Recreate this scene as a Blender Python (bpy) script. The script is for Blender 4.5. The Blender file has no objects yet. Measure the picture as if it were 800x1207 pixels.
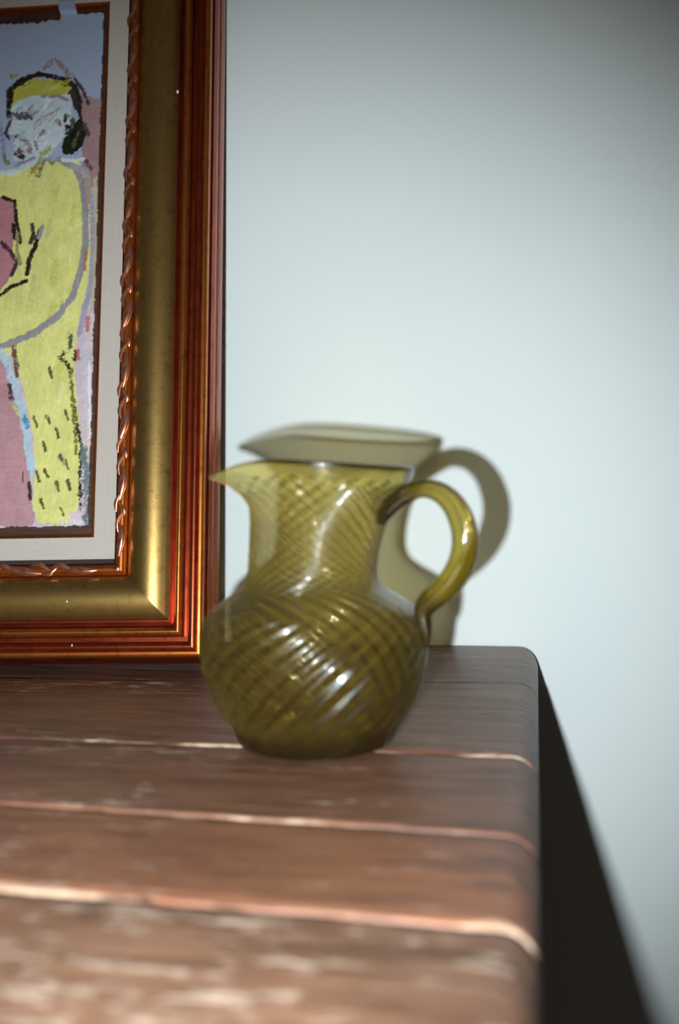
import bpy, bmesh, math, random
import numpy as np
from mathutils import Vector, Matrix, noise

# ------------------------------------------------------------------ camera
TZ = 0.76                                   # height of the table top
scene = bpy.context.scene
cam_d = bpy.data.cameras.new('camera')
cam = bpy.data.objects.new('camera', cam_d); scene.collection.objects.link(cam)
scene.camera = cam
cam_d.sensor_fit = 'VERTICAL'; cam_d.sensor_height = 36.0; cam_d.lens = 38.0
cam_d.clip_start = 0.02
# world axes seen from the camera: the wall's normal meets the picture right of and above its centre
Yc = Vector((232.0, -545.0 + 603.5, -1274.0)).normalized()
ta = -0.015
Zc = Vector((ta, 1.0, -(ta * Yc.x + Yc.y) / Yc.z)).normalized()
Xc = Yc.cross(Zc)
R = Matrix((Xc, Yc, Zc))                     # rows: world axes in camera space == camera-to-world rotation
CAM = Vector((0.0, -0.95, TZ + 0.158))
cam.matrix_world = Matrix.Translation(CAM) @ R.to_4x4()
cam_d.dof.use_dof = True
cam_d.dof.focus_distance = 0.85
cam_d.dof.aperture_fstop = 4.6

# ------------------------------------------------------------------ world, flash, exposure
w = bpy.data.worlds.new('dark_room'); scene.world = w; w.use_nodes = True
w.node_tree.nodes['Background'].inputs[0].default_value = (1.0, 0.84, 0.68, 1)
w.node_tree.nodes['Background'].inputs[1].default_value = 0.04
fl = bpy.data.lights.new('camera_flash', 'SPOT')
fl.energy = 31.5; fl.color = (0.92, 1.0, 1.015)
fl.spot_size = math.radians(73); fl.spot_blend = 0.89; fl.shadow_soft_size = 0.0058
flo = bpy.data.objects.new('camera_flash', fl); scene.collection.objects.link(flo)
FLASH = Vector((-0.043, -0.95, TZ + 0.158 - 0.0425))
flo.location = FLASH
AIM = Vector((-0.215, 0.0, TZ + 0.068))
flo.rotation_euler = (AIM - FLASH).to_track_quat('-Z', 'Y').to_euler()
vs = scene.view_settings
vs.view_transform = 'Standard'; vs.look = 'None'; vs.gamma = 1.0; vs.use_curve_mapping = False
vs.exposure = 0.0
scene.cycles.max_bounces = 16; scene.cycles.transmission_bounces = 14; scene.cycles.transparent_max_bounces = 16
scene.cycles.sample_clamp_indirect = 4.0
C = scene.collection

# ------------------------------------------------------------------ helpers
def srgb(r, g, b):
    f = lambda c: (c / 255 / 12.92) if c / 255 <= 0.04045 else ((c / 255 + 0.055) / 1.055) ** 2.4
    return (f(r), f(g), f(b), 1.0)

class NT:
    """small wrapper to write node trees"""
    def __init__(self, name):
        self.m = bpy.data.materials.new(name); self.m.use_nodes = True
        self.t = self.m.node_tree; self.t.nodes.clear()
        self.out = self.t.nodes.new('ShaderNodeOutputMaterial')
    def n(self, kind, **kw):
        nd = self.t.nodes.new('ShaderNode' + kind)
        for k, v in kw.items():
            if k.startswith('i_'):
                key = k[2:]; key = int(key) if key.isdigit() else key.replace('_', ' ')
                self.set(nd, key, v)
            else: setattr(nd, k, v)
        return nd
    def set(self, nd, key, v):
        s = nd.inputs[key]
        if isinstance(v, bpy.types.NodeSocket): self.t.links.new(v, s)
        elif isinstance(v, bpy.types.Node): self.t.links.new(v.outputs[0], s)
        else: s.default_value = v
    def math(self, op, a, b=0.0, c=0.0):
        nd = self.n('Math', operation=op); self.set(nd, 0, a); self.set(nd, 1, b); self.set(nd, 2, c); return nd.outputs[0]
    def mix(self, f, a, b, blend='MIX'):
        nd = self.n('Mix', data_type='RGBA', blend_type=blend)
        self.set(nd, 0, f); self.set(nd, 6, a); self.set(nd, 7, b); return nd.outputs[2]
    def coord(self, scale=(1, 1, 1), loc=(0, 0, 0)):
        tc = self.n('TexCoord'); mp = self.n('Mapping'); self.set(mp, 'Vector', tc.outputs['Object'])
        mp.inputs['Scale'].default_value = scale; mp.inputs['Location'].default_value = loc; return mp.outputs[0]
    def noise(self, vec, scale, detail=4, rough=0.55, dist=0.0):
        nd = self.n('TexNoise'); self.set(nd, 'Vector', vec); nd.inputs['Scale'].default_value = scale
        nd.inputs['Detail'].default_value = detail; nd.inputs['Roughness'].default_value = rough
        nd.inputs['Distortion'].default_value = dist; return nd.outputs[0]
    def ramp(self, f, stops):
        nd = self.n('ValToRGB'); self.set(nd, 0, f); e = nd.color_ramp.elements
        while len(e) > 1: e.remove(e[-1])
        e[0].position = stops[0][0]; e[0].color = stops[0][1] if not isinstance(stops[0][1], (int, float)) else (stops[0][1],) * 3 + (1,)
        for p, c in stops[1:]:
            x = e.new(p); x.color = c if not isinstance(c, (int, float)) else (c,) * 3 + (1,)
        return nd.outputs[0]
    def bump(self, h, strength=0.3, dist=0.001, normal=None):
        nd = self.n('Bump'); self.set(nd, 'Height', h); nd.inputs['Strength'].default_value = strength
        nd.inputs['Distance'].default_value = dist
        if normal: self.set(nd, 'Normal', normal)
        return nd.outputs[0]
    def principled(self, **kw):
        nd = self.n('BsdfPrincipled')
        for k, v in kw.items(): self.set(nd, k.replace('_', ' '), v)
        self.t.links.new(nd.outputs[0], self.out.inputs[0]); return nd

def mesh_obj(name, verts, faces, mat, parent=None, smooth=False):
    me = bpy.data.meshes.new(name); me.from_pydata([tuple(v) for v in verts], [], faces); me.update()
    if mat: me.materials.append(mat)
    if smooth: me.polygons.foreach_set('use_smooth', [True] * len(me.polygons))
    o = bpy.data.objects.new(name, me); C.objects.link(o)
    if parent: o.parent = parent
    return o
def bm_obj(name, bm, mat, parent=None, smooth=False):
    me = bpy.data.meshes.new(name); bm.normal_update(); bm.to_mesh(me); bm.free()
    if mat: me.materials.append(mat)
    if smooth: me.polygons.foreach_set('use_smooth', [True] * len(me.polygons))
    o = bpy.data.objects.new(name, me); C.objects.link(o)
    if parent: o.parent = parent
    return o
def box_bm(x0, x1, y0, y1, z0, z1, bev=0.0, seg=2):
    bm = bmesh.new(); bmesh.ops.create_cube(bm, size=1.0)
    for v in bm.verts:
        v.co = Vector(((x0 + x1) / 2 + v.co.x * (x1 - x0), (y0 + y1) / 2 + v.co.y * (y1 - y0), (z0 + z1) / 2 + v.co.z * (z1 - z0)))
    if bev: bmesh.ops.bevel(bm, geom=bm.edges[:], offset=bev, segments=seg, profile=0.5, affect='EDGES')
    return bm
def tag(o, label=None, cat=None, group=None, kind=None):
    for k, v in (('label', label), ('category', cat), ('group', group), ('kind', kind)):
        if v: o[k] = v
    return o
def empty(name, loc=(0, 0, 0)):
    o = bpy.data.objects.new(name, None); C.objects.link(o); o.location = loc; o.empty_display_size = 0.05; return o
def fbm(x, y, z, o=3): return noise.fractal(Vector((x, y, z)), 0.9, 2.0, o)

# ------------------------------------------------------------------ the setting: wall and floor
t = NT('painted_plaster'); co = t.coord()
n1 = t.noise(co, 3.0, 3); n2 = t.noise(co, 260.0, 3); n3 = t.noise(co, 30.0, 4)
col = t.mix(t.ramp(n1, [(0.35, 0.0), (0.7, 1.0)]), srgb(232, 240, 241), srgb(227, 236, 238))
h = t.math('ADD', t.math('MULTIPLY', n2, 0.4), n3)
t.principled(Base_Color=col, Roughness=0.62, Normal=t.bump(h, 0.12, 0.0008), Specular_IOR_Level=0.3)
M_wall = t.m
t = NT('dark_floorboards'); co = t.coord((1, 12, 1))
col = t.ramp(t.noise(co, 4.0, 5), [(0.3, srgb(52, 34, 22)), (0.7, srgb(88, 60, 40))])
t.principled(Base_Color=col, Roughness=0.5)
M_floor = t.m
tag(bm_obj('wall_back', box_bm(-2.2, 2.2, 0.0, 0.1, 0.0, 2.5), M_wall), kind='structure')
tag(bm_obj('floor', box_bm(-2.2, 2.2, -2.6, 0.1, -0.05, 0.0), M_floor), kind='structure')
tag(bm_obj('baseboard_back', box_bm(-2.2, 2.2, -0.014, -0.0003, 0.0005, 0.10, 0.004), M_wall), kind='structure')

# ------------------------------------------------------------------ the table
def wood(name, base_a, base_b, warm, flake):
    t = NT(name)
    tc = t.n('TexCoord'); geo = tc.outputs['Object']
    def mp(s, l=(0, 0, 0)):
        m_ = t.n('Mapping'); t.set(m_, 'Vector', geo); m_.inputs['Scale'].default_value = s; m_.inputs['Location'].default_value = l; return m_.outputs[0]
    grain = t.noise(mp((4.5, 60, 60)), 3.0, 8, 0.68, 0.4)
    fine = t.noise(mp((30, 200, 200)), 2.5, 6, 0.7)
    cloud = t.noise(mp((2.4, 6, 6)), 2.2, 4, 0.6)
    c = t.mix(t.ramp(grain, [(0.40, 0.0), (0.60, 1.0)]), base_a, base_b)
    c = t.mix(t.math('MULTIPLY', t.ramp(cloud, [(0.42, 0.0), (0.66, 1.0)]), warm), c, srgb(158, 100, 66))
    c = t.mix(t.math('MULTIPLY', t.ramp(fine, [(0.5, 0.0), (0.75, 1.0)]), 0.5), c, srgb(70, 44, 36))
    blot = t.noise(mp((9, 22, 22), (3, 1, 0)), 3.0, 4, 0.6)
    c = t.mix(t.math('MULTIPLY', t.ramp(blot, [(0.62, 0.0), (0.74, 1.0)]), 0.5), c, srgb(62, 38, 32))
    # paint flakes and bare wood: short streaks along the grain
    fn = t.noise(mp((20, 75, 75), (7, 2, 0)), 2.4, 6, 0.65)
    big = t.noise(mp((3, 7, 7), (1, 5, 0)), 1.6, 2)
    f = t.math('ADD', t.math('MULTIPLY', fn, 0.8), t.math('MULTIPLY', big, 0.35))
    f = t.math('ADD', f, flake)
    fm = t.ramp(f, [(0.67, 0.0), (0.76, 1.0)])
    c = t.mix(t.math('MULTIPLY', fm, 0.85), c, srgb(206, 182, 164))
    # dark hairline cracks and old stain along the grain
    cr = t.noise(mp((3.5, 55, 55), (5, 3, 0)), 2.0, 3, 0.5, 0.3)
    crk = t.ramp(cr, [(0.47, 0.0), (0.495, 1.0), (0.505, 1.0), (0.53, 0.0)])
    cm = t.ramp(t.noise(mp((4, 9, 9), (8, 1, 0)), 2.0, 2), [(0.50, 0.0), (0.62, 1.0)])
    c = t.mix(t.math('MULTIPLY', t.math('MULTIPLY', crk, cm), 0.75), c, srgb(48, 28, 24))
    # worn plank edges, from the mesh's own wear attribute
    at = t.n('Attribute', attribute_name='wear')
    en = t.noise(mp((14, 90, 90), (2, 9, 0)), 2.0, 4, 0.6)
    lng = t.noise(mp((5, 5, 5), (4, 4, 0)), 2.0, 3, 0.6)
    e = t.math('MULTIPLY', at.outputs['Fac'], t.math('ADD', t.math('MULTIPLY', en, 0.8), t.math('MULTIPLY', lng, 0.9)))
    em = t.ramp(e, [(0.72, 0.0), (0.90, 1.0)])
    c = t.mix(em, c, t.mix(t.ramp(fine, [(0.4, 0.0), (0.6, 1.0)]), srgb(210, 186, 162), srgb(158, 112, 82)))
    hgt = t.math('ADD', t.math('MULTIPLY', grain, 0.6), t.math('ADD', t.math('MULTIPLY', fine, 0.35), t.math('MULTIPLY', fm, 0.3)))
    rg = t.math('ADD', 0.36, t.math('MULTIPLY', t.math('ADD', fine, cloud), 0.14))
    t.principled(Base_Color=c, Roughness=rg, Normal=t.bump(hgt, 0.5, 0.0012), Specular_IOR_Level=0.5, Coat_Weight=0.18, Coat_Roughness=0.3)
    return t.m
A1, B1 = srgb(84, 56, 46), srgb(132, 96, 78)
M_pl = [wood('worn_brown_plank', A1, B1, 0.12, -0.02), wood('worn_brown_plank_middle', A1, srgb(140, 98, 78), 0.3, 0.0),
        wood('worn_red_brown_plank', srgb(110, 70, 54), srgb(150, 102, 76), 0.6, 0.0), wood('flaking_brown_plank', srgb(92, 62, 46), srgb(142, 106, 84), 0.25, 0.062)]
table = tag(empty('wooden_table', (0, 0, 0)), 'old brown plank-topped wooden table with worn, chipped board edges', 'table')
XL = -1.35; TH = 0.034
# seams between planks: (y at x = -0.43, y at x = 0)
seams = [(-0.0015, -0.0015), (-0.187, -0.164), (-0.3575, -0.3655), (-0.468, -0.4895), (-0.566, -0.5825), (-0.69, -0.70), (-0.80, -0.80)]
def bell(x, c, s): return math.exp(-((x - c) / s) ** 2)
def WEAR(i, x):
    # how far the varnish has gone along the front edge of plank i
    if i == 0: return 0.03
    if i == 1: return 0.25 + 0.85 * bell(x, -0.185, 0.03) + 0.8 * bell(x, -0.03, 0.06)
    if i == 2: return 0.62 + 0.9 * fbm(x * 11, 3.3, 1.0)
    if i == 3: return 0.22 + 1.1 * bell(x, -0.012, 0.026) + 1.15 * bell(x, -0.20, 0.065) + 0.25 * fbm(x * 30, 1.0, 1.0)
    return 0.7
def plank(i):
    b0, b1 = seams[i], seams[i + 1]
    rnd = random.Random(i + 5)
    nx = 150
    # x stations: dense towards the rounded right end
    xs = [XL + (0 - 0.019 - XL) * k / nx for k in range(nx + 1)]
    R_ = 0.015
    xe = [(-R_ + R_ * math.sin(a), -R_ * (1 - math.cos(a))) for a in [math.pi / 2 * k / 8 for k in range(1, 9)]]
    st_ = [(x, 0.0) for x in xs] + [(-R_, 0.0)] + xe
    st_ += [(0.0, -TH + 0.004), (-0.004, -TH)]
    yl = lambda b, x: b[0] + (b[1] - b[0]) * (x + 0.43) / 0.43 if x > -0.43 else b[0]
    gap = 0.0015
    verts, faces, wear = [], [], []
    ny = 22
    wob = lambda x, s: 0.0007 * fbm(x * 14, s * 3.1, 0.3) + 0.0011 * fbm(x * 45, s * 7.7, 2.0)
    for (x, dz) in st_:
        yb = yl(b0, x) + (0 if i == 0 else wob(x, i)) - gap
        yf = yl(b1, x) + wob(x, i + 1) + gap
        # back right corner of the table is rounded
        if i == 0:
            rc = 0.024
            if x > -rc: yb -= rc - math.sqrt(max(0, rc * rc - (x + rc) ** 2))
        # worn notch widths along the front edge
        wa = max(0.0, WEAR(i, x))
        ch = (0.0001 if i == 0 else 0.0003) + 0.0028 * max(0, 0.5 + fbm(x * 26, i * 5.0, 7.0)) * wa
        chd = ch * 0.62
        ys = [(yb, -0.012, 0.0), (yb, -0.0018, 0.1), (yb - 0.0012, -0.0004, 0.35), (yb - 0.004, 0, 0.15)]
        for k in range(1, ny):
            f_ = k / ny
            ys.append((yb - 0.004 + (yf + ch + 0.0035 - yb + 0.004) * f_, 0, 0.0))
        ys += [(yf + ch + 0.0022, 0, 0.2), (yf + ch, -0.0002, 0.8), (yf + ch * 0.45, -chd * 0.6, 1.0), (yf, -chd, 1.0), (yf, -0.012, 0.3)]
        for (y, z, wv) in ys:
            zz = TZ + dz + z + (0.0005 * fbm(x * 5, y * 12, i * 3.0) if z == 0 else 0) - (0.0012, 0.0004, 0.0006, 0.0010, 0.0014, 0.0018)[i]
            if dz <= -TH + 0.004: zz = TZ + dz
            verts.append((x, y, zz)); wear.append(wv * wa)
    m = len(ys); n = len(st_)
    for a in range(n - 1):
        for b in range(m - 1):
            faces.append((a * m + b, a * m + b + 1, (a + 1) * m + b + 1, (a + 1) * m + b))
    # underside and side walls
    base = len(verts)
    for a, (x, dz) in enumerate(st_):
        for b in (0, m - 1):
            v = verts[a * m + b]; verts.append((v[0], v[1], TZ - TH)); wear.append(0)
    for a in range(n - 1):
        l0, r0, l1, r1 = base + 2 * a, base + 2 * a + 1, base + 2 * a + 2, base + 2 * a + 3
        faces.append((a * m, (a + 1) * m, l1, l0)); faces.append(((a + 1) * m + m - 1, a * m + m - 1, r0, r1)); faces.append((l0, l1, r1, r0))
    faces.append(tuple([b for b in range(m)][::-1] + [base, base + 1]))
    o = mesh_obj('plank', verts, faces, M_pl[(0, 1, 1, 2, 3, 3)[i]], table, True)
    a_ = o.data.attributes.new('wear', 'FLOAT', 'POINT'); a_.data.foreach_set('value', wear)
    return o
for i in range(6): plank(i)
t = NT('dark_table_wood'); co = t.coord((1, 1, 8))
t.principled(Base_Color=t.ramp(t.noise(co, 6, 5), [(0.3, srgb(58, 38, 30)), (0.7, srgb(92, 62, 48))]), Roughness=0.55)
M_dark = t.m
AZ = TZ - TH
for args in [(XL + 0.02, -0.02, -0.045, -0.02), (XL + 0.02, -0.02, -0.78, -0.755)]:
    bm_obj('apron', box_bm(*args, AZ - 0.11, AZ - 0.0002, 0.002), M_dark, table)
for x0 in (XL + 0.02, -0.045):
    bm_obj('apron', box_bm(x0, x0 + 0.025, -0.755, -0.045, AZ - 0.11, AZ - 0.0002, 0.002), M_dark, table)
for x0 in (XL + 0.045, -0.11):
    for y0 in (-0.11, -0.755):
        bm = bmesh.new(); bmesh.ops.create_cube(bm, size=1.0)
        for v in bm.verts:
            top = v.co.z > 0; s = 0.065 if top else 0.045
            v.co = Vector((x0 + 0.0325 + v.co.x * s, y0 + 0.0325 + v.co.y * s, AZ - 0.0003 if top else 0.0))
        bmesh.ops.bevel(bm, geom=bm.edges[:], offset=0.004, segments=2, affect='EDGES')
        bm_obj('leg', bm, M_dark, table)

# ------------------------------------------------------------------ picture frame
FW, FH, RW = 0.46, 0.674, 0.0769              # frame width, height, rail width
frame = tag(empty('picture_frame'), 'gilded and copper-brown picture frame with painting of yellow figure, leaning on wall', 'picture')
yaw, lean, inp = math.radians(5.38), math.radians(11.4), math.radians(0.45)
def m3(rows): return Matrix(rows)
cy, sy = math.cos(yaw), math.sin(yaw); cl, sl = math.cos(lean), math.sin(lean); ci, si = math.cos(inp), math.sin(inp)
RF = Matrix(((cy, -sy, 0), (sy, cy, 0), (0, 0, 1))) @ Matrix(((1, 0, 0), (0, cl, sl), (0, -sl, cl))) @ Matrix(((ci, 0, -si), (0, 1, 0), (si, 0, ci)))
# local frame axes: x to the right (0 = outer right side), y into the wall (0 = back), z up (0 = lowest edge)
FT = Vector((-0.2482, -0.1345, TZ + 0.0035))
frame.matrix_world = Matrix.Translation(FT) @ RF.to_4x4()

def metal(name, c1, c2, dark, rough, metallic, stretch):
    t = NT(name); co = t.coord(stretch)
    a = t.noise(co, 9, 5, 0.6); b = t.noise(t.coord(), 420, 2); s = t.noise(t.coord((40, 40, 40)), 3.0, 5, 0.7)
    c = t.mix(t.ramp(a, [(0.3, 0.0), (0.7, 1.0)]), c1, c2)
    c = t.mix(t.math('MULTIPLY', t.ramp(s, [(0.52, 0.0), (0.72, 1.0)]), 0.6), c, dark)
    rg = t.math('ADD', rough - 0.06, t.math('MULTIPLY', a, 0.14))
    t.principled(Base_Color=c, Roughness=rg, Metallic=metallic, Normal=t.bump(t.math('ADD', b, s), 0.14, 0.0003), Coat_Weight=0.15, Coat_Roughness=0.25)
    return t.m
def streaks(horizontal): return (3, 3, 60) if horizontal else (60, 3, 3)
MM = {}
for hz in (0, 1):
    s = (4, 40, 40) if hz else (40, 40, 4)
    MM['red', hz] = metal('red_copper_gilding', srgb(184, 84, 50), srgb(132, 48, 26), srgb(74, 28, 24), 0.31, 0.92, s)
    MM['ridge', hz] = metal('worn_orange_gilding', srgb(228, 146, 70), srgb(190, 100, 44), srgb(104, 44, 26), 0.31, 0.92, s)
    MM['gold', hz] = metal('antique_gold_cove', srgb(204, 170, 104), srgb(182, 144, 80), srgb(136, 98, 52), 0.33, 0.96, s)
    MM['lip', hz] = metal('copper_lip', srgb(226, 130, 58), srgb(184, 92, 38), srgb(96, 42, 26), 0.31, 0.92, s)
t = NT('shade_painted_inner_edge'); t.principled(Base_Color=t.mix(t.noise(t.coord(), 60, 4), srgb(70, 34, 34), srgb(48, 24, 26)), Roughness=0.6, Specular_IOR_Level=0.2); M_edge = t.m  # shade on the inner wall under grazing light, put into a dark colour
M_leaf = metal('rubbed_copper_leaf', srgb(214, 150, 126), srgb(168, 98, 74), srgb(96, 48, 44), 0.28, 0.8, (20, 20, 20))

def arc(s0, w0, s1, w1, bulge, n=7):
    """points from (s0,w0) to (s1,w1) bowed by bulge along the normal"""
    out = []
    dx, dy = s1 - s0, w1 - w0; L = math.hypot(dx, dy); nx_, ny_ = -dy / L, dx / L
    for k in range(n + 1):
        f = k / n; b = bulge * 4 * f * (1 - f); out.append((s0 + dx * f + nx_ * b, w0 + dy * f + ny_ * b))
    return out
def rail_piece(name, prof, side, mat, parent):
    """sweep an (inset, height) profile along one side with mitred ends"""
    verts, faces = [], []
    n = len(prof)
    for (s, wv) in prof:
        if side == 'bottom': e = [(-FW + s, -wv, s), (-s, -wv, s)]
        elif side == 'top': e = [(-s, -wv, FH - s), (-FW + s, -wv, FH - s)]
        elif side == 'right': e = [(-s, -wv, s), (-s, -wv, FH - s)]
        else: e = [(-FW + s, -wv, FH - s), (-FW + s, -wv, s)]
        verts += e
    for k in range(n):
        k2 = (k + 1) % n
        faces.append((2 * k, 2 * k + 1, 2 * k2 + 1, 2 * k2))
    faces.append(tuple(2 * k for k in range(n))[::-1]); faces.append(tuple(2 * k + 1 for k in range(n)))
    o = mesh_obj(name, verts, faces, mat, parent)
    bm = bmesh.new(); bm.from_mesh(o.data); bmesh.ops.recalc_face_normals(bm, faces=bm.faces)
    for f in bm.faces: f.smooth = len(f.verts) == 4
    for e in bm.edges:
        if len(e.link_faces) == 2 and e.calc_face_angle(0) > 0.7: e.smooth = False
    bm.to_mesh(o.data); bm.free()
    return o
outer = [(0.0, 0.0), (0.0, 0.012), (0.0008, 0.015)] + [(0.0022 - 0.0020 * math.sin(a), 0.0165 + 0.0170 * a / math.pi) for a in [math.pi * k / 8 for k in range(9)]]
outer += [(0.0034, 0.0320)] + arc(0.0036, 0.0385, 0.0078, 0.0420, 0.0014, 7) + [(0.0088, 0.0405)]
outer += arc(0.0090, 0.0410, 0.0150, 0.0405, 0.0016, 8) + [(0.0156, 0.0380), (0.0160, 0.0320), (0.0194, 0.0320)]
outer += arc(0.0196, 0.0378, 0.0266, 0.0372, 0.0036, 10) + [(0.0274, 0.0330), (0.0282, 0.0295), (0.0300, 0.0290), (0.0310, 0.0325), (0.0324, 0.0325), (0.0330, 0.0285), (0.0336, 0.0280), (0.0336, 0.0)]
cove = [(0.0337, 0.0), (0.0337, 0.0270)] + arc(0.0338, 0.0275, 0.0668, 0.0265, 0.0064, 20) + [(0.0676, 0.0250), (0.0678, 0.0)]
lip = [(0.0679, 0.0), (0.0679, 0.0255)] + arc(0.0680, 0.0262, RW - 0.0012, 0.0282, 0.0022, 8) + [(RW - 0.0008, 0.0272), (RW, 0.0240), (RW, 0.0062)]
lip = lip + [(RW, 0.0)]
def inset_of(side, p): return {'bottom': p.z, 'top': FH - p.z, 'right': -p.x, 'left': FW + p.x}[side]
rails = {}
for side in ('bottom', 'right', 'top', 'left'):
    hz = 1 if side in ('bottom', 'top') else 0
    r = rail_piece('frame_rail', outer, side, MM['red', hz], frame); rails[side] = r
    r['label'] = 'red-copper ridged outer moulding'
    r.data.materials.append(MM['ridge', hz])
    for f in r.data.polygons:             # the crests are rubbed through to a yellower gilding
        s_ = sum(inset_of(side, r.data.vertices[v].co) for v in f.vertices) / len(f.vertices)
        if len(f.vertices) == 4 and (0.0036 < s_ < 0.0086 or 0.0198 < s_ < 0.0262): f.material_index = 1
    c = rail_piece('cove', cove, side, MM['gold', hz], r); c['label'] = 'broad rounded gold band'
    e_ = rail_piece('inner_edge', [(RW + 0.0001, 0.0066), (RW + 0.0001, 0.0262), (RW + 0.0006, 0.0272), (RW + 0.0064, 0.0066)], side, M_edge, r); e_['label'] = 'sloping inner edge, its shade painted dark brown'
    l = rail_piece('inner_lip', lip, side, MM['lip', hz], r); l['label'] = 'carved copper lip'
# carved leaves on the inner lip
def leaf_mesh(L, wd, bend, curl):
    verts, faces = [], []; n = 9; m = 6
    for i in range(n + 1):
        f = i / n; y = L * (f - 0.5); x0 = bend * math.sin(math.pi * f) + curl * (f - 0.5)
        rad = wd * (math.sin(math.pi * min(1, f * 0.93 + 0.05)) ** 0.75)
        for k in range(m + 1):
            a = math.pi * k / m
            verts.append((x0 + rad * math.cos(a), -rad * 0.72 * math.sin(a) * (0.85 + 0.3 * f), y))
    for i in range(n):
        for k in range(m):
            a = i * (m + 1) + k; faces.append((a, a + 1, a + m + 2, a + m + 1))
    me = bpy.data.meshes.new('leaf'); me.from_pydata(verts, [], faces); me.update(); me.materials.append(M_leaf)
    me.polygons.foreach_set('use_smooth', [True] * len(me.polygons)); return me
LM = [leaf_mesh(0.026, 0.0029, 0.0010, 0.0046), leaf_mesh(0.017, 0.0018, -0.0026, 0.0048), leaf_mesh(0.012, 0.0020, 0.0018, -0.0042)]
rnd = random.Random(4)
def put_leaves(side, length):
    unit = 0.046; n = int((length - 2 * RW) / unit); st0 = (length - n * unit) / 2
    for u in range(n):
        for (k, off, ds) in ((0, 0.011, 0.0), (1, 0.026, 0.0002), (2, 0.036, -0.0004), (1, 0.043, 0.0006)):
            p = st0 + u * unit + off
            o = bpy.data.objects.new('leaf', LM[k]); C.objects.link(o); o.parent = rails[side]
            s = RW - 0.0043 + ds; wv = 0.0293
            sc = rnd.uniform(0.9, 1.12); tw = rnd.uniform(-0.12, 0.12)
            if side in ('right', 'left'):
                o.location = (-s if side == 'right' else -FW + s, -wv, p); o.rotation_euler = (0, tw, 0)
            else:
                o.location = (-p, -wv, s if side == 'bottom' else FH - s); o.rotation_euler = (0, math.pi / 2 + tw, 0)
            o.scale = (sc, 1, sc)
put_leaves('right', FH); put_leaves('left', FH); put_leaves('bottom', FW); put_leaves('top', FW)
# linen liner and its thin gilt fillet
t = NT('linen_liner'); c1 = t.noise(t.coord((8, 8, 500)), 3, 3); c2 = t.noise(t.coord((500, 8, 8)), 3, 3); c3 = t.noise(t.coord(), 18, 4)
hh = t.math('ADD', c1, c2)
t.principled(Base_Color=t.mix(t.ramp(hh, [(0.7, 0.0), (1.3, 1.0)]), t.mix(c3, srgb(176, 162, 152), srgb(196, 184, 174)), srgb(196, 186, 177)), Roughness=0.9, Normal=t.bump(hh, 0.2, 0.0003))
M_linen = t.m
AP = 0.1040                                   # inset of the liner's opening
for side in ('bottom', 'right', 'top', 'left'):
    ap = AP
    l = rail_piece('liner', [(RW - 0.004, 0.001), (RW - 0.004, 0.0060), (0.1010, 0.0064), (0.1010, 0.001)], side, M_linen, frame)
    f_ = rail_piece('fillet', [(0.1011, 0.001), (0.1011, 0.0068), (0.1020, 0.0074), (0.1030, 0.0070), (AP, 0.0030), (AP, 0.001)], side, MM['lip', 0], frame)
    if side == 'right': l['label'] = 'grey-beige linen liner'; f_['label'] = 'thin copper fillet'
t = NT('brown_backing'); t.principled(Base_Color=t.ramp(t.noise(t.coord((3, 3, 60)), 8, 4), [(0.3, srgb(46, 26, 20)), (0.7, srgb(84, 50, 34))]), Roughness=0.6)
bm_obj('backing_board', box_bm(-FW + 0.03, -0.03, -0.0009, 0.0012, 0.03, FH - 0.03), t.m, frame)
# two little flecks of dust and plaster on the gilding
t = NT('white_plaster_fleck'); t.principled(Base_Color=srgb(222, 222, 216), Roughness=0.8); M_fl = t.m
for (x, y, z, s) in [(-0.0325, -0.0345, 0.468, 0.0016), (-0.104, -0.0425, 0.0135, 0.0008), (-0.0735, -0.0300, 0.0725, 0.0013), (-0.112, -0.0340, 0.0475, 0.0008)]:
    bm = bmesh.new(); bmesh.ops.create_icosphere(bm, subdivisions=2, radius=s)
    for v in bm.verts: v.co = Vector((v.co.x * 0.7, v.co.y * 0.5, v.co.z * 1.1)) * (1 + 0.25 * fbm(v.co.x * 900, v.co.y * 900, z * 50))
    o = bm_obj('plaster_fleck', bm, M_fl, frame, True); o.location = (x, y, z)

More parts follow.
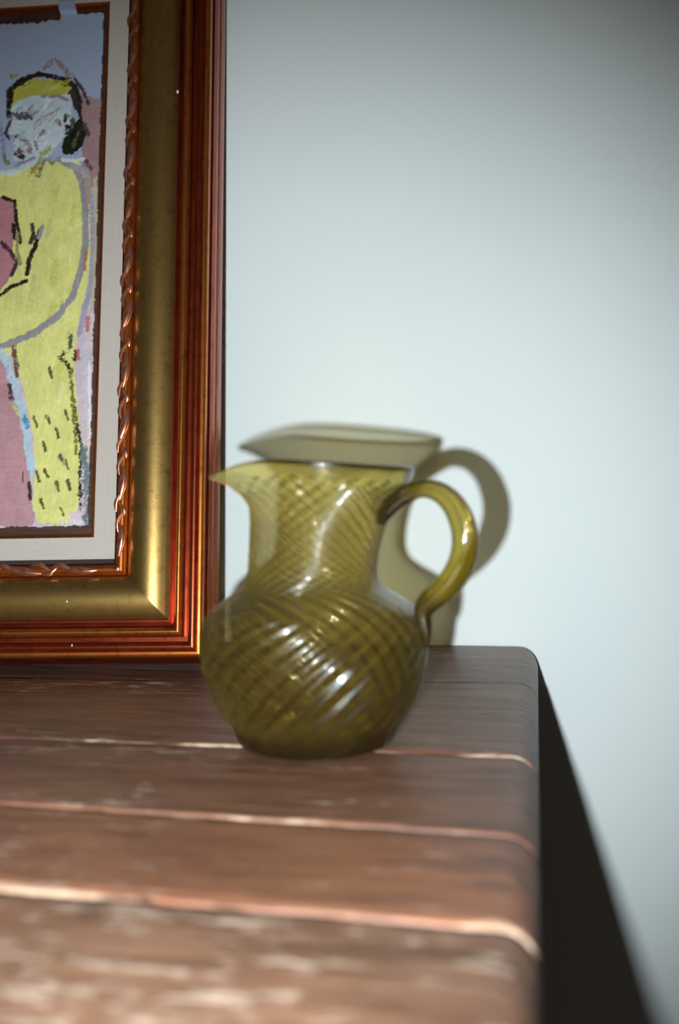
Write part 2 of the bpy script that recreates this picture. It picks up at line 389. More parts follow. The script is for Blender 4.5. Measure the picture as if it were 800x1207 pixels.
# ------------------------------------------------------------------ the painting: brush strokes laid one over another on a fine grid
# each entry: polygon or stroke, points in frame millimetres, width, colour, raggedness
OPS = [['p',[[-308.4,412.0],[-96.7,401.6],[-87.7,57.9],[-286.5,60.8]],0,[206,188,193],3],['p',[[-126.8,489.0],[-98.8,481.9],[-96.7,401.6],[-122.0,405.2]],0,[168,134,136],3],['p',[[-375.9,280.2],[-187.7,262.4],[-181.5,254.8],[-172.9,221.6],[-164.2,185.3],[-157.0,149.5],[-153.1,121.2],[-153.7,100.3],[-362.6,104.2]],0,[188,142,150],2],['p',[[-224.6,418.0],[-179.4,421.2],[-149.7,429.0],[-127.2,427.1],[-114.8,412.5],[-110.0,375.5],[-110.2,330.1],[-114.7,307.9],[-120.0,291.8],[-122.3,271.2],[-122.8,241.9],[-119.8,212.8],[-116.0,184.0],[-115.8,155.6],[-115.7,127.5],[-120.9,113.6],[-149.3,114.2],[-154.1,128.3],[-153.0,156.5],[-155.5,185.1],[-160.7,206.8],[-168.3,236.1],[-174.3,258.3],[-230.6,234.4]],0,[222,219,134],1.5],['s',[[-137.1,285.8],[-135.4,301.7]],5.15,[200,202,128],2.2],['s',[[-134.0,224.0],[-132.2,234.7]],3.09,[214,214,126],2.2],['s',[[-136.5,383.0],[-134.8,398.4]],3.93,[214,214,126],2.2],['s',[[-144.2,391.2],[-142.4,405.3]],3.57,[208,206,110],2.2],['s',[[-143.7,317.5],[-142.0,334.6]],5.95,[208,206,110],2.2],['s',[[-142.5,248.0],[-140.7,259.6]],3.82,[226,222,148],2.2],['s',[[-143.8,287.8],[-142.0,298.9]],5.8,[208,206,110],2.2],['s',[[-149.4,361.4],[-147.6,373.6]],5.66,[200,202,128],2.2],['s',[[-151.8,254.9],[-150.2,268.8]],4.95,[214,214,126],2.2],['s',[[-135.9,218.4],[-134.1,230.2]],5.7,[226,222,148],2.2],['s',[[-118.8,128.0],[-117.0,139.8]],5.15,[214,214,126],2.2],['s',[[-130.7,333.6],[-128.9,347.6]],3.11,[226,222,148],2.2],['s',[[-128.6,259.0],[-127.0,276.9]],4.48,[200,202,128],2.2],['s',[[-129.3,371.0],[-127.5,385.3]],4.68,[208,206,110],2.2],['s',[[-135.4,237.7],[-133.7,252.1]],5.53,[208,206,110],2.2],['s',[[-162.0,304.2],[-160.4,322.5]],5.61,[200,202,128],2.2],['p',[[-385.5,407.1],[-187.5,397.6],[-179.5,386.4],[-179.5,367.2],[-181.0,348.2],[-175.9,332.9],[-189.9,313.1],[-378.2,310.7]],0,[182,124,132],2],['s',[[-142.2,429.4],[-128.5,421.0],[-121.4,408.2],[-118.5,387.4],[-116.7,353.0],[-119.1,332.0],[-126.3,306.1],[-140.3,288.1],[-158.9,274.7],[-176.9,267.2],[-202.3,259.2]],6.0,[150,145,152],1.2],['s',[[-131.5,422.7],[-119.4,417.4],[-112.7,390.9],[-110.1,352.7],[-111.2,315.2],[-115.1,296.8],[-119.4,272.5]],4.88,[165,160,178],1.2],['s',[[-110.3,410.0],[-107.8,375.4],[-107.8,322.6],[-109.1,292.8]],3.0,[190,178,150],1.2],['s',[[-116.5,345.5],[-116.8,328.9]],2.25,[170,120,100],1.2],['s',[[-115.4,407.9],[-115.6,389.5]],3.0,[190,150,120],1.2],['s',[[-190.5,396.9],[-180.5,392.6],[-178.4,377.1],[-173.8,355.5]],3.38,[34,28,30],1.2],['s',[[-180.4,371.1],[-178.4,359.5]],3.75,[34,28,30],1.2],['s',[[-157.8,364.0],[-161.0,349.7],[-165.1,341.5],[-166.8,328.0]],4.12,[34,28,30],1.2],['s',[[-164.0,371.9],[-162.1,361.1],[-164.9,355.1]],3.75,[60,60,45],1.2],['s',[[-155.0,368.4],[-157.6,359.4]],3.75,[150,145,152],1.2],['s',[[-190.2,356.3],[-182.5,348.3],[-176.1,338.2],[-180.1,327.0]],3.38,[70,45,55],1.2],['s',[[-189.7,309.4],[-180.4,315.7],[-167.3,321.2]],3.38,[34,28,30],1.2],['s',[[-176.4,363.3],[-176.5,348.1],[-173.1,336.5]],3.0,[150,150,100],1.2],['p',[[-188.6,496.6],[-179.1,507.2],[-140.8,501.8],[-131.9,481.4],[-134.3,463.4],[-141.3,446.5],[-151.4,434.6],[-167.6,426.8],[-184.4,431.6],[-180.5,448.6],[-190.0,457.0],[-185.5,476.5]],0,[200,215,224],3],['p',[[-190.2,498.3],[-178.3,506.4],[-135.6,503.1],[-130.7,491.6],[-150.2,487.2],[-170.0,489.9],[-180.5,486.6],[-187.7,476.6]],0,[188,184,78],3],['s',[[-157.8,488.4],[-144.2,487.7],[-136.5,484.1]],3.0,[150,140,150],1.2],['s',[[-189.1,472.8],[-190.0,495.1],[-178.9,504.0],[-163.9,510.3],[-150.9,506.4],[-137.1,503.2],[-129.2,491.6],[-126.3,473.2]],4.5,[38,32,26],1.2],['s',[[-188.2,487.0],[-187.1,498.1]],3.75,[150,140,60],1.2],['s',[[-158.8,515.6],[-149.9,521.5],[-142.0,514.6],[-134.2,506.2]],5.25,[150,128,126],2.5],['s',[[-131.1,503.6],[-123.1,491.2],[-118.3,479.9]],3.0,[80,62,66],1.2],['s',[[-133.7,491.8],[-128.7,477.3]],4.5,[58,46,54],1.2],['p',[[-132.8,461.8],[-124.0,469.1],[-119.0,453.2],[-123.1,439.3],[-133.3,432.9],[-140.2,436.3],[-139.1,448.0]],0,[34,34,24],2.5],['s',[[-132.7,460.2],[-136.9,451.8]],3.0,[150,170,150],1.2],['s',[[-120.7,459.5],[-117.4,450.7]],3.0,[90,70,70],1.2],['s',[[-129.2,445.9],[-126.5,453.6]],2.25,[110,115,70],1.2],['s',[[-185.4,474.1],[-188.0,464.8],[-191.4,455.5],[-188.2,450.6]],3.0,[78,58,66],1.2],['s',[[-181.5,471.5],[-170.8,470.2]],6.0,[96,98,110],2.5],['s',[[-174.0,474.3],[-168.4,467.7]],2.25,[40,40,46],1.2],['s',[[-185.2,452.0],[-175.3,449.9]],3.75,[96,64,70],2],['s',[[-180.1,436.8],[-175.5,435.0]],6.0,[72,44,48],2.5],['s',[[-178.7,440.7],[-177.1,437.5]],2.25,[150,80,70],1.2],['s',[[-173.0,449.8],[-168.0,436.2]],4.5,[150,125,135],2.5],['s',[[-156.7,456.8],[-165.4,447.8],[-162.1,439.8]],3.0,[140,120,140],2],['s',[[-146.4,465.7],[-143.3,462.3]],4.5,[150,105,110],2],['s',[[-166.0,463.6],[-154.2,470.8],[-143.8,476.6]],2.25,[165,155,170],2],['s',[[-137.5,469.9],[-132.9,464.9]],3.0,[120,125,80],2],['s',[[-164.4,420.4],[-157.4,434.9],[-151.6,440.8]],4.5,[160,165,90],2.5],['s',[[-161.2,416.4],[-154.2,430.0],[-148.1,426.6]],3.75,[130,122,112],2.5],['s',[[-168.7,415.2],[-161.6,427.3]],2.25,[176,140,70],2],['s',[[-139.2,428.5],[-121.2,428.3]],3.75,[216,224,236],1.5],['s',[[-118.9,426.7],[-113.5,420.2]],3.75,[100,70,78],2],['s',[[-239.9,418.8],[-194.4,418.8],[-180.9,420.5],[-166.1,427.5]],5.25,[200,215,224],2],['s',[[-181.1,425.2],[-164.8,432.1]],3.0,[150,140,160],2],['s',[[-196.4,465.2],[-193.3,445.4],[-190.3,429.6]],3.75,[140,150,178],2],['s',[[-192.1,435.1],[-188.7,427.1]],3.75,[120,120,70],2],['s',[[-165.7,458.2],[-159.8,463.4]],2.23,[188,176,150],2],['s',[[-149.8,461.6],[-145.8,466.8]],2.44,[160,172,150],2],['s',[[-183.3,446.6],[-177.8,451.8]],2.62,[214,222,226],2],['s',[[-164.4,449.1],[-162.6,454.5]],2.87,[214,222,226],2],['s',[[-186.0,478.0],[-179.9,483.2]],2.49,[216,228,234],2],['s',[[-160.2,476.3],[-155.1,481.5]],3.12,[216,228,234],2],['s',[[-167.6,472.5],[-160.1,477.6]],3.2,[160,172,150],2],['s',[[-171.7,475.2],[-168.1,480.5]],2.08,[150,140,156],2],['s',[[-184.5,472.8],[-177.0,477.9]],1.88,[176,190,204],2],['s',[[-176.5,441.2],[-171.4,446.4]],2.66,[188,176,150],2],['s',[[-160.3,476.1],[-157.8,481.5]],2.5,[214,222,226],2],['s',[[-181.2,474.9],[-178.1,480.3]],2.79,[176,190,204],2],['s',[[-154.4,476.3],[-149.8,481.6]],2.12,[160,172,150],2],['s',[[-158.9,480.2],[-154.5,485.5]],3.5,[188,176,150],2],['s',[[-139.6,455.1],[-136.2,460.4]],3.48,[176,190,204],2],['s',[[-156.6,480.9],[-153.7,486.3]],3.32,[216,228,234],2],['s',[[-171.0,471.8],[-168.7,477.2]],3.07,[176,190,204],2],['s',[[-187.3,469.0],[-181.0,474.2]],2.78,[160,172,150],2],['s',[[-159.7,442.5],[-155.3,447.7]],2.3,[216,228,234],2],['s',[[-158.6,449.5],[-151.5,454.6]],2.24,[216,228,234],2],['s',[[-157.6,464.7],[-154.0,470.0]],2.35,[176,190,204],2],['s',[[-153.2,466.0],[-147.1,471.2]],2.43,[188,176,150],2],['s',[[-177.8,450.8],[-174.3,456.1]],3.1,[176,190,204],2],['s',[[-160.1,482.4],[-155.2,487.7]],1.91,[216,228,234],2],['s',[[-175.1,500.0],[-169.8,502.1]],1.57,[150,146,60],2.2],['s',[[-174.3,498.4],[-169.1,500.4]],1.64,[196,196,110],2.2],['s',[[-182.1,500.4],[-176.8,502.4]],2.49,[60,50,36],2.2],['s',[[-152.5,496.1],[-147.3,498.2]],2.38,[196,196,110],2.2],['s',[[-140.2,497.4],[-135.0,499.5]],2.55,[60,50,36],2.2],['s',[[-138.4,506.0],[-133.2,508.1]],2.22,[150,146,60],2.2],['s',[[-150.6,501.0],[-145.3,503.1]],1.61,[150,146,60],2.2],['s',[[-160.1,493.6],[-154.9,495.7]],2.69,[196,196,110],2.2],['s',[[-140.7,499.8],[-135.5,501.9]],2.85,[206,200,96],2.2],['s',[[-143.0,498.7],[-137.8,500.8]],2.8,[150,146,60],2.2],['s',[[-158.8,495.7],[-153.5,497.7]],2.07,[206,200,96],2.2],['s',[[-189.1,508.0],[-183.9,510.1]],2.46,[150,146,60],2.2],['s',[[-136.3,489.5],[-131.0,491.6]],2.08,[60,50,36],2.2],['s',[[-150.2,496.0],[-144.9,498.1]],2.19,[206,200,96],2.2],['s',[[-129.3,448.4],[-128.0,454.6]],2.72,[30,30,22],2],['s',[[-138.6,464.5],[-137.3,470.8]],3.0,[30,30,22],2],['s',[[-127.5,435.8],[-126.1,442.0]],3.59,[20,20,18],2],['s',[[-133.0,460.4],[-131.7,466.6]],3.03,[76,84,56],2],['s',[[-125.3,453.7],[-124.0,459.9]],3.0,[50,44,36],2],['s',[[-135.2,452.3],[-133.9,458.5]],2.55,[20,20,18],2],['s',[[-131.1,439.6],[-129.8,445.7]],3.57,[76,84,56],2],['s',[[-132.3,446.6],[-131.0,452.8]],2.56,[20,20,18],2],['s',[[-137.4,454.1],[-136.1,460.3]],3.32,[30,30,22],2],['s',[[-121.5,455.6],[-120.2,461.8]],2.42,[76,84,56],2],['s',[[-188.1,484.6],[-188.6,496.6],[-181.2,504.2],[-169.2,509.0]],4.5,[40,34,26],1.2],['s',[[-132.4,498.1],[-126.7,485.1],[-125.5,469.2]],3.75,[44,36,34],1.5],['s',[[-181.5,471.5],[-171.5,470.2]],5.25,[88,92,106],2],['s',[[-126.6,269.8],[-127.1,262.5]],3.75,[70,80,78],2],['s',[[-131.3,258.3],[-135.5,254.0],[-129.5,247.9],[-125.6,238.3],[-123.6,220.1],[-121.6,204.2],[-118.3,189.8],[-115.1,176.8],[-115.1,155.6],[-113.4,123.2]],3.15,[44,40,34],2],['s',[[-121.8,256.5],[-123.1,250.7]],3.75,[34,28,30],2],['s',[[-125.7,242.0],[-121.5,198.5],[-119.1,169.8]],2.25,[120,118,50],2],['s',[[-113.6,175.4],[-110.1,155.4],[-108.8,134.3],[-110.5,119.0]],6.0,[104,122,122],2.5],['s',[[-115.3,161.2],[-114.3,128.8]],3.0,[36,36,40],2],['s',[[-112.6,287.0],[-113.0,276.7]],3.75,[186,120,125],1.5],['s',[[-119.7,257.9],[-119.5,251.3]],3.75,[186,110,116],1.5],['s',[[-116.5,271.0],[-113.9,234.3],[-110.0,198.1]],5.25,[196,190,208],2.5],['s',[[-109.9,194.5],[-107.9,176.7]],3.75,[226,200,180],2],['s',[[-185.4,258.6],[-175.6,236.3],[-165.7,206.9],[-159.6,178.0],[-155.8,155.1]],6.75,[176,204,222],2.5],['s',[[-163.4,202.5],[-161.7,195.3]],4.5,[70,146,186],2],['s',[[-178.1,243.7],[-180.0,236.4]],3.0,[190,195,215],2],['s',[[-175.3,262.7],[-173.3,249.4],[-172.1,239.1]],3.75,[104,76,56],2],['s',[[-178.3,230.5],[-175.7,218.8]],3.75,[70,52,60],2],['s',[[-163.1,156.7],[-162.7,148.2]],1.5,[110,80,90],1],['s',[[-157.7,147.4],[-156.4,134.0]],3.0,[60,40,50],1.5],['s',[[-174.0,214.4],[-169.3,205.6]],3.0,[200,200,150],2],['s',[[-155.8,203.0],[-153.4,195.8]],2.55,[92,88,52],1.6],['s',[[-145.0,203.4],[-142.6,196.2]],2.55,[92,88,52],1.6],['s',[[-129.3,207.3],[-126.9,200.1]],2.55,[92,88,52],1.6],['s',[[-136.7,192.4],[-134.3,185.2]],2.55,[92,88,52],1.6],['s',[[-147.1,181.3],[-144.7,174.1]],2.55,[92,88,52],1.6],['s',[[-132.4,170.2],[-130.0,163.0]],2.55,[92,88,52],1.6],['s',[[-127.9,165.8],[-125.6,158.7]],2.55,[92,88,52],1.6],['s',[[-144.9,159.1],[-142.5,152.0]],2.55,[92,88,52],1.6],['s',[[-151.9,156.5],[-149.5,149.3]],2.55,[92,88,52],1.6],['s',[[-135.2,147.6],[-132.8,140.5]],2.55,[92,88,52],1.6],['s',[[-125.9,148.8],[-123.6,141.7]],2.55,[92,88,52],1.6],['s',[[-147.5,133.8],[-145.1,126.7]],2.55,[92,88,52],1.6],['s',[[-130.2,126.4],[-127.8,119.3]],2.55,[92,88,52],1.6],['s',[[-144.3,243.3],[-141.8,235.9]],2.55,[92,88,52],1.6],['s',[[-253.1,107.8],[-166.9,109.6],[-138.5,111.2],[-110.3,114.8]],4.5,[212,206,212],2.5],['s',[[-135.7,112.5],[-127.1,109.5]],3.75,[200,200,120],2],['s',[[-120.4,119.2],[-112.0,123.2]],6.0,[214,190,206],2.5],['s',[[-110.4,116.9],[-107.4,111.9]],3.75,[90,110,120],2],['s',[[-110.8,248.8],[-108.1,183.8]],1.88,[226,222,226],1]]
BG_COL = (168, 181, 208)
CELL = 0.7
U0, U1, V0, V1 = -354.0, -104.0, 106.5, 578.0           # extent in frame millimetres
NXg = int((U1 - U0) / CELL) + 1; NYg = int((V1 - V0) / CELL) + 1
rs = np.random.RandomState(7)
def vnoise(cx, cy_, seed):
    """smooth value noise sampled on the painting grid, cell size in mm"""
    r_ = np.random.RandomState(seed); gx = np.arange(NXg) * CELL / cx; gy = np.arange(NYg) * CELL / cy_
    tab = r_.rand(int(gy[-1]) + 3, int(gx[-1]) + 3) * 2 - 1
    ix, iy = gx.astype(int), gy.astype(int); fx, fy = gx - ix, gy - iy
    fx = fx * fx * (3 - 2 * fx); fy = fy * fy * (3 - 2 * fy)
    a = tab[np.ix_(iy, ix)]; b = tab[np.ix_(iy, ix + 1)]; c = tab[np.ix_(iy + 1, ix)]; d = tab[np.ix_(iy + 1, ix + 1)]
    FX, FY = fx[None, :], fy[:, None]
    return (a * (1 - FX) + b * FX) * (1 - FY) + (c * (1 - FX) + d * FX) * FY
PU, PV = np.meshgrid(U0 + np.arange(NXg) * CELL, V0 + np.arange(NYg) * CELL)
warpx = vnoise(5, 5, 1) * 1.1 + vnoise(2, 2, 2) * 0.6; warpy = vnoise(5, 5, 3) * 1.1 + vnoise(2, 2, 4) * 0.9
rag = vnoise(1.6, 1.6, 5) * 0.7 + vnoise(3.4, 3.4, 6) * 0.5
bris = vnoise(1.3, 7, 8); bris2 = vnoise(7, 1.3, 9); mott = vnoise(9, 12, 10) * 0.6 + vnoise(2.6, 2.6, 11) * 0.4
drag1 = vnoise(1.1, 3.2, 30) * 0.7 + vnoise(1.0, 1.0, 31) * 0.6; drag2 = vnoise(3.2, 1.1, 32) * 0.6 + vnoise(1.0, 1.0, 33) * 0.7
def lin3(c): return np.array(srgb(*c)[:3])
COL = np.zeros((NYg, NXg, 3)) + lin3(BG_COL); HT = np.zeros((NYg, NXg))
def lay(mask, c, seed, thick):
    global COL, HT
    jit = 1 + 0.13 * mott + 0.06 * drag1 + 0.05 * (bris if seed % 2 else bris2)
    COL = COL * (1 - mask[..., None]) + (lin3(c)[None, None] * jit[..., None]) * mask[..., None]
    HT = HT * (1 - mask * 0.6) + mask * (thick + 0.18 * (bris if seed % 2 else bris2) + 0.12 * rag)
for k, (kind, pts, wd, c, rg) in enumerate(OPS):
    X = PU + warpx * (0.6 if kind == 's' else 0.9) * rg * 0.5; Yv = PV + warpy * rg * 0.5
    if kind == 'p':
        ins = np.zeros(PU.shape, bool); n = len(pts)
        for a in range(n):
            (x1, y1), (x2, y2) = pts[a], pts[(a + 1) % n]
            if y1 == y2: continue
            cnd = ((y1 > Yv) != (y2 > Yv)) & (X < (x2 - x1) * (Yv - y1) / (y2 - y1) + x1)
            ins ^= cnd
        lay(ins.astype(float), c, k, 0.15)
    else:
        d = np.full(PU.shape, 1e9)
        for (x1, y1), (x2, y2) in zip(pts[:-1], pts[1:]):
            L2 = max(1e-6, (x2 - x1) ** 2 + (y2 - y1) ** 2)
            tt = np.clip(((X - x1) * (x2 - x1) + (Yv - y1) * (y2 - y1)) / L2, 0, 1)
            d = np.minimum(d, np.hypot(X - x1 - tt * (x2 - x1), Yv - y1 - tt * (y2 - y1)))
        edge = wd / 2 + rag * 0.55 * rg
        m_ = np.clip((edge - d) / 0.6 + 0.5, 0, 1)
        dry = np.clip((drag1 if k % 2 else drag2) * (1.2 if rg <= 1.6 else 1.9) + 2.1 - 0.35 * rg - 0.5 * d / max(wd, 0.5), 0, 1)      # the brush runs dry in places
        lay(m_ * dry, c, k, 0.45)
# ragged outline of the painted board; a tab of canvas reaches over the liner at the top
en = vnoise(9, 9, 20) * 0.9 + vnoise(2.4, 2.4, 21) * 0.6
keep = (PU < -107.6 + en * 0.8) & (PU > -353 + en) & (PV > 110.8 + en) & (PV < 564.5 + en * 1.6)
keep &= ~((PU < -146) & (PV > 560.5 + en * 1.6 + 2.0 * vnoise(20, 20, 23)))
keep |= (PU > -146.5 + en) & (PU < -131 + en) & (PV > 555) & (PV < 576.5 + en)
ids = -np.ones(PU.shape, int)
cellk = keep[:-1, :-1] & keep[1:, :-1] & keep[:-1, 1:] & keep[1:, 1:]
use = np.zeros_like(keep)
use[:-1, :-1] |= cellk; use[1:, :-1] |= cellk; use[:-1, 1:] |= cellk; use[1:, 1:] |= cellk
ids[use] = np.arange(use.sum())
tab = (PV > 566)
base_w = 3.2 + np.where(tab, 4.3, 0.0) + np.clip((PV - 560) / 6, 0, 1) * 0
Vt = np.stack([PU[use], -(base_w[use] + 0.55 * np.clip(HT[use], -0.3, 1.2)), PV[use]], 1) / 1000.0
ii, jj = np.nonzero(cellk)
quads = np.stack([ids[ii, jj], ids[ii, jj + 1], ids[ii + 1, jj + 1], ids[ii + 1, jj]], 1)
nv = len(Vt); verts = Vt.tolist(); faces = quads.tolist(); cols = COL[use]
# turn the sheet into a board: side skirt along every open edge
from collections import Counter
ed = np.concatenate([quads[:, [0, 1]], quads[:, [1, 2]], quads[:, [2, 3]], quads[:, [3, 0]]])
key = np.sort(ed, 1); kk = key[:, 0].astype(np.int64) * nv + key[:, 1]; un_, inv, cnt = np.unique(kk, return_inverse=True, return_counts=True)
be = ed[cnt[inv] == 1]; bv = np.unique(be); mp_ = {int(v): nv + i for i, v in enumerate(bv)}
for v in bv: q = verts[int(v)]; verts.append([q[0], -0.0010, q[2]])
faces += [[int(b), int(a), mp_[int(a)], mp_[int(b)]] for a, b in be]
cols = np.concatenate([cols, cols[bv] * 0.9])
t = NT('oil_paint'); at = t.n('Attribute', attribute_name='paint')
wv_ = t.noise(t.coord(), 900, 3)
t.principled(Base_Color=at.outputs['Color'], Roughness=0.5, Normal=t.bump(wv_, 0.25, 0.0003), Specular_IOR_Level=0.35)
painting = mesh_obj('painting', verts, faces, t.m, frame, True)
painting['label'] = 'thickly brushed oil painting of a bearded yellow figure'
ca = painting.data.color_attributes.new('paint', 'FLOAT_COLOR', 'POINT')
ca.data.foreach_set('color', np.concatenate([np.clip(cols, 0, 1), np.ones((len(cols), 1))], 1).astype(np.float32).ravel())

# ------------------------------------------------------------------ the glass jug
jug = tag(empty('glass_jug', (-0.1262, -0.3575, TZ + 0.0007)), 'olive-green glass jug with swirled ribs, spout and looped handle, on the table', 'jug')
jug.rotation_euler = (0, 0, math.radians(11)); jug.scale = (0.97, 0.97, 1.0)
def glass(name, thin, thick, refr_thin, refr_thick, refr, haze, soft, ior=1.45, bump=0.22, rough_r=0.0):
    t = NT(name)
    at = t.n('Attribute', attribute_name='thick').outputs['Fac']
    wn = t.math('ADD', t.noise(t.coord(), 60, 3), t.math('MULTIPLY', t.noise(t.coord(), 170, 1, 0.4), 0.3)); bn = t.bump(wn, bump, 0.002)
    tr = t.n('BsdfTransparent', i_Color=t.mix(at, thin, thick))
    rf = t.n('BsdfRefraction', i_Color=t.mix(at, refr_thin, refr_thick), i_Roughness=rough_r, i_IOR=ior, i_Normal=bn)
    body = t.n('MixShader', i_0=refr, i_1=tr.outputs[0], i_2=rf.outputs[0])
    df = t.n('BsdfDiffuse', i_Color=srgb(176, 160, 78), i_Normal=bn)           # faint olive haze mixed in to lift the glass's brightness
    hz_ = t.n('MixShader', i_0=haze, i_1=body.outputs[0], i_2=df.outputs[0])
    gl = t.n('BsdfGlossy', i_Color=(1, 1, 1, 1), i_Roughness=0.035, i_Normal=bn)
    gs = t.n('BsdfGlossy', i_Color=(0.78, 0.88, 1, 1), i_Roughness=0.26, i_Normal=bn)
    g = t.n('MixShader', i_0=soft, i_1=gl.outputs[0], i_2=gs.outputs[0])
    fc = t.n('LayerWeight', i_Blend=0.5, i_Normal=bn).outputs['Facing']          # thin clear glass: weak reflection head-on, strong at the edge
    fr = t.n('Math', operation='MULTIPLY_ADD', i_0=t.math('POWER', fc, 4.5), i_1=0.75, i_2=0.055)
    o = t.n('MixShader', i_0=fr.outputs[0], i_1=hz_.outputs[0], i_2=g.outputs[0])
    t.t.links.new(o.outputs[0], t.out.inputs[0]); return t.m
M_glass = glass('olive_glass', (0.97, 0.92, 0.76, 1), (0.24, 0.16, 0.05, 1), (0.90, 0.76, 0.20, 1), (0.19, 0.11, 0.02, 1), 0.43, 0.018, 0.36, 1.38, 0.27)
M_inner = glass('olive_glass_inside', (1.0, 1.0, 0.98, 1), (0.8, 0.75, 0.6, 1), (1, 1, 1, 1), (1, 1, 1, 1), 0.0, 0.012, 0.1, 1.45, 0.25)
M_handle = glass('olive_glass_handle', (0.84, 0.78, 0.58, 1), (0.5, 0.4, 0.2, 1), (0.66, 0.54, 0.05, 1), (0.24, 0.15, 0.05, 1), 0.58, 0.015, 0.04)
# half-width against height (m), read along the jug
prof_h = [0.0, 0.002, 0.006, 0.012, 0.022, 0.034, 0.046, 0.058, 0.068, 0.0755, 0.0805, 0.0850, 0.0895, 0.095, 0.105, 0.119, 0.129, 0.138, 0.1455, 0.151, 0.1565, 0.158]
prof_r = [0.037, 0.043, 0.047, 0.0505, 0.0560, 0.0610, 0.0643, 0.0655, 0.0640, 0.0600, 0.0545, 0.0468, 0.0402, 0.0372, 0.0366, 0.0378, 0.0396, 0.0428, 0.0468, 0.0494, 0.0510, 0.0512]
def cat(xs, ys, x):
    """Catmull-Rom style interpolation through the measured profile"""
    i = int(np.searchsorted(xs, x) - 1); i = max(0, min(len(xs) - 2, i))
    x0, x1 = xs[i], xs[i + 1]; f = (x - x0) / (x1 - x0)
    m0 = (ys[i + 1] - ys[max(0, i - 1)]) / (xs[i + 1] - xs[max(0, i - 1)]) * (x1 - x0)
    i2 = min(len(xs) - 1, i + 2); m1 = (ys[i2] - ys[i]) / (xs[i2] - xs[i]) * (x1 - x0)
    return (2 * f**3 - 3 * f**2 + 1) * ys[i] + (f**3 - 2 * f**2 + f) * m0 + (-2 * f**3 + 3 * f**2) * ys[i + 1] + (f**3 - f**2) * m1
NR = 27
def sstep(a, b, x):
    f = min(1, max(0, (x - a) / (b - a)))
    return f * f * (3 - 2 * f)
# twist angle accumulates with height
hs = np.linspace(0, 0.158, 220); tw = np.zeros(220)
for k in range(1, 220):
    h = (hs[k] + hs[k - 1]) / 2; r = cat(prof_h, prof_r, h); r2 = cat(prof_h, prof_r, h + 0.0005)
    ds = (hs[k] - hs[k - 1]) * math.hypot(1, (r2 - r) / 0.0005)
    tw[k] = tw[k - 1] + ds / r * (0.95 + 0.85 * sstep(0.03, 0.085, h) - 0.55 * sstep(0.09, 0.12, h))
def jug_point(h, th, inset, ribs):
    r = cat(prof_h, prof_r, h)
    amp = (0.00095 + 0.0003 * sstep(0.08, 0.10, h)) * ribs * sstep(0.010, 0.035, h) * (1 - sstep(0.143, 0.151, h))
    t_ = np.interp(h, hs, tw)
    r = r - inset + amp * math.cos(NR * (th - t_))
    up = sstep(0.095, 0.158, h)
    # spout: pulled out towards -x
    d = math.atan2(math.sin(th - math.pi), math.cos(th - math.pi))
    sp = math.exp(-(abs(d) / 0.52) ** 1.8) * min(1.0, max(0.0, (h - 0.1330) / 0.0250)) ** 1.1
    r += 0.0162 * sp
    x = r * math.cos(th) + 0.0022; y = r * math.sin(th) * (1 - 0.03 * up)
    z = h - 0.0125 * sp * sstep(0.130, 0.158, h)
    x += 0.0085 * up
    z -= 0.078 * (x) * sstep(0.11, 0.158, h)             # the mouth dips towards the handle
    return (x, y, z + 0.0012 * up)
NT_, NH = 416, 150
def build_body():
    verts, faces = [], []
    hh = [0.158 * (k / NH) ** 1.0 for k in range(NH + 1)]
    wall = lambda h: 0.0024 + 0.0022 * (1 - sstep(0.0, 0.03, h))
    rings = [[jug_point(h, 2 * math.pi * k / NT_, 0, 1) for k in range(NT_)] for h in hh]
    # rounded lip
    for a in (0.25, 0.5, 0.75):
        A = math.pi * a; wl = wall(0.158)
        rings.append([(lambda p: (p[0], p[1], p[2] + 0.0012 * math.sin(A)))(jug_point(0.158, 2 * math.pi * k / NT_, wl / 2 * (1 - math.cos(A)), 0)) for k in range(NT_)])
    hi = [h for h in hh[::-1] if h > 0.0062]
    rings += [[jug_point(h, 2 * math.pi * k / NT_, wall(h), 0.9) for k in range(NT_)] for h in hi]
    for ring in rings: verts += ring
    n_out = (NH + 3) * NT_
    for a in range(len(rings) - 1):
        for k in range(NT_):
            k2 = (k + 1) % NT_; faces.append((a * NT_ + k, a * NT_ + k2, (a + 1) * NT_ + k2, (a + 1) * NT_ + k))
    # close inside floor and outside foot (slightly pushed up in the middle)
    def cap(ring_start, z_mid, rev):
        prev = ring_start; z0 = verts[ring_start][2]
        for f in (0.75, 0.5, 0.25):
            st_ = len(verts)
            for k in range(NT_):
                p = verts[ring_start + k]; verts.append((p[0] * f, p[1] * f, z0 + (z_mid - z0) * (1 - f * f)))
            for k in range(NT_):
                k2 = (k + 1) % NT_; q = (prev + k, prev + k2, st_ + k2, st_ + k); faces.append(q[::-1] if rev else q)
            prev = st_
        verts.append((0, 0, z_mid)); c_ = len(verts) - 1
        for k in range(NT_):
            k2 = (k + 1) % NT_; q = (prev + k, prev + k2, c_); faces.append(q[::-1] if rev else q)
    f0 = len(faces); cap((len(rings) - 1) * NT_, 0.0075, False); f1 = len(faces); cap(0, 0.0022, True)
    o = mesh_obj('body', verts, faces, M_glass, jug, True)
    o.data.materials.append(M_inner)
    for k in list(range(n_out, f0)) + list(range(f0, f1)): o.data.polygons[k].material_index = 1
    bm = bmesh.new(); bm.from_mesh(o.data); bmesh.ops.recalc_face_normals(bm, faces=bm.faces); bm.to_mesh(o.data); bm.free()
    return o
body = build_body()
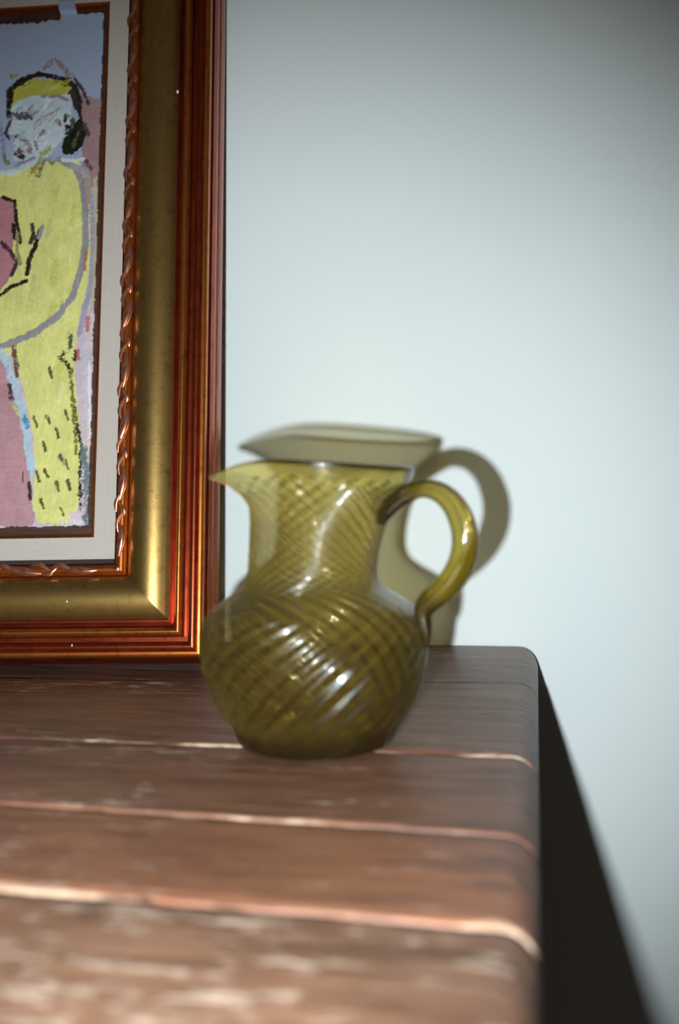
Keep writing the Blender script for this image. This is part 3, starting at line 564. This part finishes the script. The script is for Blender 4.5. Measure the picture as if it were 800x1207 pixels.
th_ = [1.0 if v.co.z < 0.0025 else max(1 - sstep(0.001, 0.034, v.co.z), 0.35 * sstep(-0.048, -0.062, v.co.x) * sstep(0.13, 0.145, v.co.z), 0.34 * (1 - sstep(0.045, 0.085, v.co.z)), 0.9 * sstep(0.1555, 0.1580, v.co.z + 0.078 * v.co.x * sstep(0.11, 0.158, v.co.z) - 0.0012)) for v in body.data.vertices]  # tint weight: thick base; rim's shade painted in, belly and spout darkened too
a_ = body.data.attributes.new('thick', 'FLOAT', 'POINT'); a_.data.foreach_set('value', th_)
# handle: a drawn rod of glass, fat at the lower end, with a tail pressed on the shoulder
k_ = 0.00048
def hp(px, py): return ((px - 367) * k_, 0.158 - (py - 549) * k_)
path = [(*hp(452, 618), 0.0028), (*hp(459, 605), 0.0048), (*hp(474, 590), 0.0054), (*hp(499, 578), 0.0050), (*hp(521, 581), 0.0056), (*hp(538, 595), 0.0064), (*hp(548, 616), 0.0070), (*hp(551, 638), 0.0073), (*hp(546, 661), 0.0073), (*hp(534, 681), 0.0071), (*hp(519, 696), 0.0068), (*hp(507, 707), 0.0062), (*hp(502, 720), 0.0050), (*hp(504, 735), 0.0040), (*hp(505, 750), 0.0026), (*hp(503, 760), 0.0010)]
def resample(P, n):
    out = []
    for s in range(len(P) - 1):
        p0, p1, p2, p3 = P[max(0, s - 1)], P[s], P[s + 1], P[min(len(P) - 1, s + 2)]
        for k in range(n):
            f = k / n
            out.append(tuple(0.5 * ((2 * b) + (-a + c) * f + (2 * a - 5 * b + 4 * c - d) * f * f + (-a + 3 * b - 3 * c + d) * f**3) for a, b, c, d in zip(p0, p1, p2, p3)))
    out.append(P[-1]); return out
pp = resample(path, 6); verts, faces = [], []; m = 28
for i, (x, z, r) in enumerate(pp):
    a, b = pp[max(0, i - 1)], pp[min(len(pp) - 1, i + 1)]
    tx, tz = b[0] - a[0], b[1] - a[1]; L = math.hypot(tx, tz); nx_, nz_ = -tz / L, tx / L
    for k in range(m):
        an = 2 * math.pi * k / m; rr = r * (1 + 0.05 * math.cos(3 * an + i * 0.1))
        verts.append((x + nx_ * rr * math.cos(an), rr * 1.12 * math.sin(an), z + nz_ * rr * math.cos(an)))
for i in range(len(pp) - 1):
    for k in range(m):
        k2 = (k + 1) % m; faces.append((i * m + k, i * m + k2, (i + 1) * m + k2, (i + 1) * m + k))
faces.append(tuple(range(m))[::-1]); faces.append(tuple((len(pp) - 1) * m + k for k in range(m)))
ca_, sa_ = math.cos(math.radians(-20)), math.sin(math.radians(-20))
verts = [((v[0] / 0.965) * ca_ - v[1] * sa_ + 0.001, (v[0] / 0.965) * sa_ + v[1] * ca_, v[2]) for v in verts]
hd = mesh_obj('handle', verts, faces, M_handle, jug, True)
bm = bmesh.new(); bm.from_mesh(hd.data); bmesh.ops.recalc_face_normals(bm, faces=bm.faces); bm.to_mesh(hd.data); bm.free()
a_ = hd.data.attributes.new('thick', 'FLOAT', 'POINT')
a_.data.foreach_set('value', [max(1 - sstep(0.06, 0.30, (i // m) / len(pp)), 0.9 * sstep(0.62, 0.76, (i // m) / len(pp))) for i in range(len(hd.data.vertices))])  # tint darkened towards both ends of the rod
